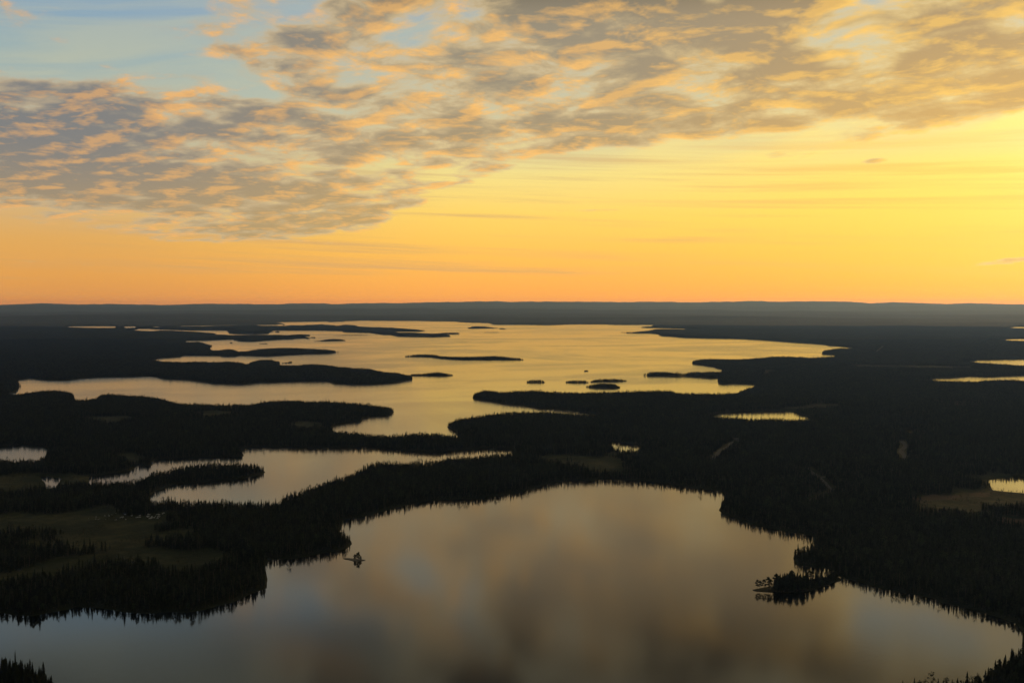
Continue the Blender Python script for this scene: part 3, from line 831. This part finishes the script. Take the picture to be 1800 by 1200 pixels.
def scatter_group(coll, name):
    ng = bpy.data.node_groups.new(name, 'GeometryNodeTree')
    ng.interface.new_socket("Geometry", in_out='INPUT', socket_type='NodeSocketGeometry')
    ng.interface.new_socket("Geometry", in_out='OUTPUT', socket_type='NodeSocketGeometry')
    gi = ng.nodes.new('NodeGroupInput'); go = ng.nodes.new('NodeGroupOutput')
    ci = ng.nodes.new('GeometryNodeCollectionInfo'); ci.inputs['Collection'].default_value = coll
    ci.inputs['Separate Children'].default_value = True; ci.inputs['Reset Children'].default_value = True
    ip = ng.nodes.new('GeometryNodeInstanceOnPoints'); ip.inputs['Pick Instance'].default_value = True
    def attr(nm, tp):
        n = ng.nodes.new('GeometryNodeInputNamedAttribute'); n.data_type = tp; n.inputs[0].default_value = nm
        return n.outputs[0]
    cx = ng.nodes.new('ShaderNodeCombineXYZ'); ng.links.new(attr('rot', 'FLOAT'), cx.inputs[2])
    ng.links.new(gi.outputs[0], ip.inputs['Points']); ng.links.new(ci.outputs[0], ip.inputs['Instance'])
    ng.links.new(attr('var', 'INT'), ip.inputs['Instance Index'])
    ng.links.new(cx.outputs[0], ip.inputs['Rotation']); ng.links.new(attr('scl', 'FLOAT_VECTOR'), ip.inputs['Scale'])
    ng.links.new(ip.outputs[0], go.inputs[0])
    return ng
NG = {'A': scatter_group(protoA, "scatter trees"), 'B': scatter_group(protoB, "scatter stands"), 'C': scatter_group(protoC, "scatter far stands")}
def scatter(name, kind, P, Z, rot, scl, var, label):
    if not len(P): return None
    me = bpy.data.meshes.new(name)
    me.vertices.add(len(P)); me.vertices.foreach_set('co', np.column_stack([P, Z]).astype(np.float32).ravel())
    me.attributes.new('rot', 'FLOAT', 'POINT').data.foreach_set('value', rot.astype(np.float32))
    me.attributes.new('scl', 'FLOAT_VECTOR', 'POINT').data.foreach_set('vector', scl.astype(np.float32).ravel())
    me.attributes.new('var', 'INT', 'POINT').data.foreach_set('value', var.astype(np.int32))
    o = bpy.data.objects.new(name, me); COL.objects.link(o)
    md = o.modifiers.new("scatter", 'NODES'); md.node_group = NG[kind]
    return tag(o, label, 'forest', kind='stuff')

rng = np.random.RandomState(11)
HALF = math.tan(math.radians(29.5))
def cells(y0, y1, size):
    ys = np.arange(y0, y1, size) + size / 2
    out = []
    for y in ys:
        w = y * HALF + 60
        xs = np.arange(-math.ceil(w / size) * size, w, size) + size / 2
        out.append(np.stack([xs, np.full(len(xs), y)], 1))
    return np.concatenate(out)
def shore_jag(P):          # small bays and points finer than the traced outline
    return (fbm(P[:, 0] / 22.0 + 5, P[:, 1] / 22.0 + 2, 2) - 0.5) * 7

# --- near and middle zone: whole stands inland, single trees along shores and clearings
ca_ = cells(600, 8000, CELL)
s_ = signed_shore(ca_, reach=400.0)
op = openland(ca_)
corner = np.zeros(len(ca_))
for ox in (-.5, .5):
    for oy in (-.5, .5): corner = np.maximum(corner, openland(ca_ + np.array([[ox * CELL, oy * CELL]])))
full = (s_ > CELL * 0.72 + 4) & (op < 0.05) & (corner < 0.05)
thin_ = fbm(ca_[:, 0] / 260.0, ca_[:, 1] / 260.0, 3)
full &= ~(thin_ < 0.20)
mixed = (s_ > -CELL * 0.72) & ~full
Pm = ca_[mixed]
near_m = Pm[:, 1] < 8000
sub = []
for cx_, cy_ in Pm:
    n = 10
    g = (np.stack(np.meshgrid(np.arange(n), np.arange(n)), -1).reshape(-1, 2) + 0.5 + rng.uniform(-.45, .45, (n * n, 2))) * (CELL / n) - CELL / 2
    sub.append(g + (cx_, cy_))
T1 = np.concatenate(sub)
sT = signed_shore(T1, reach=60.0)
jag = shore_jag(T1)
oT = openland(T1)
thinT = fbm(T1[:, 0] / 260.0, T1[:, 1] / 260.0, 3)
keep = (sT > 1.5 + np.maximum(jag, -1.0) * 0.6) & (rng.rand(len(T1)) > oT * 1.02 - 0.005) & (rng.rand(len(T1)) < np.where(np.hypot(T1[:, 0], T1[:, 1]) < 1000, 0.97, np.clip(thinT * 6 - 0.3, 0.4, 0.95)))
# scattered small pines out on the marsh
marsh = (sT > 3) & (oT > 0.9) & (rng.rand(len(T1)) < 0.22 * (vnoise(T1[:, 0] / 34, T1[:, 1] / 34) > 0.55))
T1k, zk = T1[keep | marsh], None
small = marsh[keep | marsh]
sk_ = sT[keep | marsh]
zk = relief(T1k[:, 0], T1k[:, 1], signed_shore(T1k, reach=900.0)) if len(T1k) < 400000 else None
scl1 = np.clip(rng.normal(0.73, 0.15, len(T1k)) + 0.30 * (rng.rand(len(T1k)) < 0.05), 0.35, 1.45) * np.where(small, 0.45, 1.0)
scl1 *= np.where(sk_ < 8, 0.85, 1.0)
var1 = rng.choice(8, len(T1k), p=[.15, .15, .15, .15, .13, .10, .10, .07])
var1 = np.where(small, 5 + var1 % 2, var1)
var1 = np.where((np.hypot(T1k[:, 0], T1k[:, 1]) < 950) & (T1k[:, 0] < 0) & (rng.rand(len(T1k)) < 0.8), var1 % 5, var1)
Rk = np.hypot(T1k[:, 0], T1k[:, 1])
px_x = 900 + FPX * T1k[:, 0] / T1k[:, 1]

Pf = ca_[full]; zf = relief(Pf[:, 0], Pf[:, 1], s_[full] + 0.0) if False else relief(Pf[:, 0], Pf[:, 1], signed_shore(Pf, reach=900.0))
Rf = np.hypot(Pf[:, 0], Pf[:, 1]); fx_ = 900 + FPX * Pf[:, 0] / Pf[:, 1]
grove = fbm(Pf[:, 0] / 90.0, Pf[:, 1] / 90.0, 2)
scF = np.stack([np.ones(len(Pf)), np.ones(len(Pf)), 0.80 + 0.45 * grove], 1)
rotF = rng.randint(0, 4, len(Pf)) * (math.pi / 2); varF = rng.randint(0, 5, len(Pf))

# the trees that show largest become individual objects; the rest of the shore trees stay in the forest masses
yk = HOR + CAMH * FPX / T1k[:, 1]
infr = (px_x > -6) & (px_x < 1806) & (yk < 1222) & ~small
order = np.argsort(T1k[:, 1] + np.where(infr, 0, 1e9))
N_IND = 292
ind = np.zeros(len(T1k), bool); ind[order[:N_IND]] = True

REG = [
 ("forest", lambda R_, x: (R_ < 1900) & (x < 700), "dense dark forest on the left bank of the near lake"),
 ("forest", lambda R_, x: (R_ < 1900) & (x >= 700) & (x < 1120), "dark forest on the neck of land behind the near lake"),
 ("forest", lambda R_, x: (R_ < 1900) & (x >= 1120), "dark forest covering the right bank of the near lake"),
 ("forest", lambda R_, x: (R_ >= 1900) & (R_ < 4200) & (x < 780), "black wooded land between the small left lake and the big lake"),
 ("forest", lambda R_, x: (R_ >= 1900) & (R_ < 4200) & (x >= 780), "black wooded plain with small ponds right of centre"),
 ("forest", lambda R_, x: (R_ >= 4200) & (x < 1000), "distant bluish forest on the far left peninsulas"),
 ("forest", lambda R_, x: (R_ >= 4200) & (x >= 1000), "distant brownish forest on the far right shore"),
]
for nm, f, lab in REG:
    mA = f(Rk, px_x) & ~ind
    scatter(nm, 'A', T1k[mA], zk[mA] - 0.2, rng.rand(mA.sum()) * 6.28, np.stack([scl1[mA], scl1[mA], scl1[mA] * rng.uniform(0.9, 1.15, mA.sum())], 1), var1[mA], lab + ", trees along its shores")
    mB = f(Rf, fx_)
    scatter(nm, 'B', Pf[mB], zf[mB] - 0.3, rotF[mB], scF[mB], varF[mB], lab)

# --- far zone
cc = cells(8000, TREE_REACH + 400, BIG)
sC = signed_shore(cc, reach=400.0)
fullC = sC > BIG * 0.72
PC = cc[fullC]; zC = relief(PC[:, 0], PC[:, 1], signed_shore(PC))
scatter("forest", 'C', PC, zC - 0.3, rng.randint(0, 4, len(PC)) * math.pi / 2, np.ones((len(PC), 3)) * np.array([1, 1, 0.9]), rng.randint(0, 3, len(PC)), "far blue-grey forest around the top end of the big lake")
mixC = cc[(sC > -BIG * 0.72) & ~fullC]
sub = []
for cx_, cy_ in mixC:
    n = 16
    g = (np.stack(np.meshgrid(np.arange(n), np.arange(n)), -1).reshape(-1, 2) + 0.5 + rng.uniform(-.45, .45, (n * n, 2))) * (BIG / n) - BIG / 2
    sub.append(g + (cx_, cy_))
T2 = np.concatenate(sub); s2 = signed_shore(T2, reach=60.0); T2 = T2[s2 > 2]
z2 = relief(T2[:, 0], T2[:, 1], signed_shore(T2, reach=900.0))
scatter("forest", 'A', T2, z2 - 0.2, rng.rand(len(T2)) * 6.28, np.tile([1.5, 1.5, 0.85], (len(T2), 1)), rng.randint(0, 5, len(T2)), "far tree line edging the top end of the big lake")
print("trees single", len(T1k), "stands", len(Pf), "far stands", len(PC), "far single", len(T2))

# --- woods on the islands
for (lab, st), poly, (sx, sv) in zip(ISLANDS, island_polys, island_scale):
    lo, hi = poly.min(0), poly.max(0)
    D = poly[:, 1].mean(); spc = 3.3 if D < 4800 else (7.0 if D < 9000 else 11.0)
    g = np.stack(np.meshgrid(np.arange(lo[0], hi[0] + spc, spc), np.arange(lo[1], hi[1] + spc, spc)), -1).reshape(-1, 2) + 0.0
    g = g + rng.uniform(-.45, .45, g.shape) * spc
    g = g[inside(g, poly)]
    if len(g) < 4: g = np.array([poly.mean(0)] * 4) + rng.uniform(-3, 3, (4, 2))
    k = np.interp(g[:, 0], np.sort(sx), sv[np.argsort(sx)])
    s1 = np.clip(rng.normal(0.86, 0.13, len(g)), 0.5, 1.2) * k
    sxy = np.maximum(s1, 0.8) * (1.15 if D < 4800 else 1.6)
    scatter("island_wood", 'A', g, np.full(len(g), 0.3), rng.rand(len(g)) * 6.28, np.stack([sxy, sxy, s1], 1), rng.choice(8, len(g), p=[.18, .18, .18, .18, .18, .04, .04, .02]),
            "trees covering the " + lab)

# --- individual trees
def make_tree(name, parts, mat):
    root = bpy.data.objects.new(name, None); COL.objects.link(root); root.empty_display_size = 1.0
    mesh_obj('crown', parts[0], parts[1], mat, parent=root)
    mesh_obj('trunk', parts[2], parts[3], m_bark, parent=root)
    return root
def copy_tree(src):
    r_ = src.copy(); COL.objects.link(r_)
    for ch in src.children:
        c_ = ch.copy(); COL.objects.link(c_); c_.parent = r_
    return r_
protos = {}
for i in range(4): protos[('spruce_tree', i)] = (spruce_parts(20 + i, h=13.2, r=2.2, whorls=11, arms=9), m_spruce)
for i in range(3): protos[('pine_tree', i)] = (pine_parts(70 + i, h=12.5, r=2.5, leaves=130), m_pine)
for i in range(2): protos[('birch_tree', i)] = (birch_parts(95 + i, h=9.5, r=2.8, leaves=150), m_birch)
placed = {}
def place_tree(kind, v, x, y, z, rot, s, sz, label, group):
    key = (kind, v)
    if key not in placed:
        r_ = placed[key] = make_tree(kind, *protos[key])
    else: r_ = copy_tree(placed[key])
    r_.location = (x, y, z); r_.rotation_euler = (0, 0, rot); r_.scale = (s, s, sz)
    return tag(r_, label, kind.replace('_', ' '), group)
KIND8 = [('spruce_tree', 0), ('spruce_tree', 1), ('spruce_tree', 2), ('spruce_tree', 3), ('spruce_tree', 0), ('pine_tree', 0), ('pine_tree', 1), ('birch_tree', 0)]
sel = order[:N_IND]
sd_sel = signed_shore(T1k[sel], reach=200.0)
for i, ds in zip(sel, sd_sel):
    kind, v = KIND8[var1[i]]
    w = kind.split('_')[0]
    left = px_x[i] < 700
    size = 'small' if scl1[i] < 0.66 else ('middling' if scl1[i] < 0.88 else 'tall')
    shape = {'spruce': 'pointed dark spruce', 'pine': 'open-crowned dark pine', 'birch': 'round-crowned birch'}[w]
    edge_ = 'at the waterline' if ds < 9 else ('behind the waterline trees' if ds < 22 else 'deep')
    if left:
        part_ = ', left end' if px_x[i] < 35 else (', middle' if px_x[i] < 65 else ', right end')
        where = edge_ + ' in the bottom left clump' + part_
        grp = 'bottom left clump'
    else:
        part_ = ', left end' if px_x[i] < 1690 else (', middle' if px_x[i] < 1745 else ', right end')
        where = edge_ + ' on the bottom right shore' + part_
        grp = 'bottom right shore'
    place_tree(kind, v, T1k[i, 0], T1k[i, 1], zk[i] - 0.2, rng.rand() * 6.28, scl1[i], scl1[i] * rng.uniform(0.95, 1.2),
               size + ' ' + shape + ' ' + where, w + " trees of the " + grp)
# pines along the spit
def spit_tree(x, y, kind, v, s, label, group):
    gx_, gy_ = ground_pt(x, y)
    place_tree(kind, v, gx_, gy_, 0.3, rng.rand() * 6.28, s, s, label, group)
spit_tree(1331, 1036.5, 'pine_tree', 0, 0.80, "bare-stemmed pine farthest out on the tip of the spit", "pines at the tip of the spit")
spit_tree(1336, 1036, 'pine_tree', 1, 0.72, "slim pine second from the tip of the spit", "pines at the tip of the spit")
spit_tree(1343, 1036.5, 'pine_tree', 2, 0.82, "open-crowned pine third from the tip of the spit", "pines at the tip of the spit")
spit_tree(1351, 1035.5, 'pine_tree', 0, 0.98, "tall full-crowned pine, last of the spaced pines at the spit tip", "pines at the tip of the spit")
spit_tree(1354, 1036.5, 'pine_tree', 1, 0.86, "shorter pine leaning on the tall pine near the spit tip", "pines at the tip of the spit")
rs = random.Random(5)
n_s = 0
while n_s < 150:
    x = rs.uniform(1361, 1468); y = rs.uniform(1012, 1042)
    g_ = np.array([ground_pt(x, y)])
    if not inside(g_, SPIT)[0]: continue
    n_s += 1
    hi_ = 1.0 if x < 1405 else (0.85 if x < 1430 else 0.62)
    k = rs.choice([('pine_tree', 1), ('spruce_tree', 0), ('spruce_tree', 2), ('spruce_tree', 3), ('birch_tree', 0)])
    w = k[0].split('_')[0]
    spit_tree(x, y, k[0], k[1], hi_ * rs.uniform(0.75, 1.15), {'pine': 'open-crowned pine', 'spruce': 'dark pointed spruce', 'birch': 'low round birch'}[w] + (" at the left end of the thicket on the spit" if x < 1385 else " in the middle of the thicket on the spit" if x < 1420 else " in the thicket where the spit meets the shore"), w + " trees of the thicket on the spit")
# bush and small trees on the islet
for x, y, k, s in [(624, 983.6, ('birch_tree', 0), 0.62), (629.5, 983.6, ('birch_tree', 1), 0.86), (634, 984.2, ('birch_tree', 0), 0.45)]:
    spit_tree(x, y, k[0], k[1], s, {0.62: "left low birch bush of the three on the tiny islet", 0.86: "tallest round birch in the middle of the tiny islet", 0.45: "smallest birch bush at the right end of the tiny islet"}[s], "birches on the tiny islet")
# tall single spruce over the bottom left clump
gx_, gy_ = ground_pt(27, 1176)
place_tree('spruce_tree', 1, gx_, gy_, 1.0, 0.4, 0.55, 1.18, "tall thin spruce standing clear above the bottom left clump", None)

# ------------------------------------------------------------------ pale boulders in the left marsh
def boulder(seed, r):
    bm = bmesh.new(); bmesh.ops.create_icosphere(bm, subdivisions=2, radius=r)
    for v in bm.verts:
        n = mnoise.noise(v.co * (1.4 / r) + Vector((seed, 0, 0)))
        v.co *= 1 + 0.35 * n; v.co.z *= 0.55
    me = bpy.data.meshes.new("boulder"); bm.to_mesh(me); bm.free(); me.materials.append(m_stone)
    return me
m_stone, nt, b = new_mat("pale stone")
tc = nt.nodes.new('ShaderNodeTexCoord')
setin(nt, b.inputs['Base Color'], mixc(nt, noise_tex(nt, S(nt, tc.outputs['Object']), 0.8, 4.0), (0.22, 0.21, 0.2), (0.5, 0.49, 0.46)))
b.inputs['Roughness'].default_value = 0.7
bmes = [boulder(i * 3.7, 1.0) for i in range(4)]
rs = random.Random(3)
for k in range(46):
    if k < 30: x = rs.uniform(214, 288); y = 911 + (rs.gauss(0, 1) * 2.4) + (288 - x) * 0.05
    else: x = rs.uniform(155, 225); y = rs.uniform(906, 920)
    gx_, gy_ = ground_pt(x, y)
    o = bpy.data.objects.new("boulder", bmes[k % 4]); COL.objects.link(o)
    zz = relief(np.array([gx_]), np.array([gy_]), signed_shore(np.array([[gx_, gy_]])))[0]
    s = rs.uniform(0.6, 1.7) * (1.0 if k < 30 else 0.6)
    o.location = (gx_, gy_, zz + 0.2); o.scale = (s * rs.uniform(0.8, 1.8), s, s); o.rotation_euler = (0, 0, rs.random() * 6)
    tag(o, "pale boulder in the heap strewn over the green left marsh" if k < 30 else "small pale boulder scattered left of the heap in the marsh", "boulder", "boulders of the heap in the marsh" if k < 30 else "boulders scattered in the marsh")

# ------------------------------------------------------------------ haze
hz = bpy.data.meshes.new("haze"); bm = bmesh.new(); bmesh.ops.create_cube(bm, size=2.0)
for v in bm.verts: v.co = Vector((v.co.x * 57500, v.co.y * 57500, -5.5 if v.co.z < 0 else 462.0))
bm.to_mesh(hz); bm.free()
haze = bpy.data.objects.new("haze", hz); COL.objects.link(haze); tag(haze, "thin bluish evening haze over the whole lake country", kind='stuff')
m_haze = bpy.data.materials.new("haze air"); m_haze.use_nodes = True
nt = m_haze.node_tree; nt.nodes.clear()
vo = nt.nodes.new('ShaderNodeVolumePrincipled'); vo.inputs['Color'].default_value = (0.25, 0.44, 1.0, 1)
vo.inputs['Density'].default_value = 2.5e-5; vo.inputs['Anisotropy'].default_value = 0.6; vo.inputs['Absorption Color'].default_value = (1, 1, 1, 1)
mo = nt.nodes.new('ShaderNodeOutputMaterial'); nt.links.new(vo.outputs[0], mo.inputs['Volume'])
hz.materials.append(m_haze)
scene.cycles.volume_bounces = 0
scene.cycles.max_bounces = 6
scene.cycles.diffuse_bounces = 2
scene.cycles.glossy_bounces = 3
scene.cycles.use_fast_gi = False
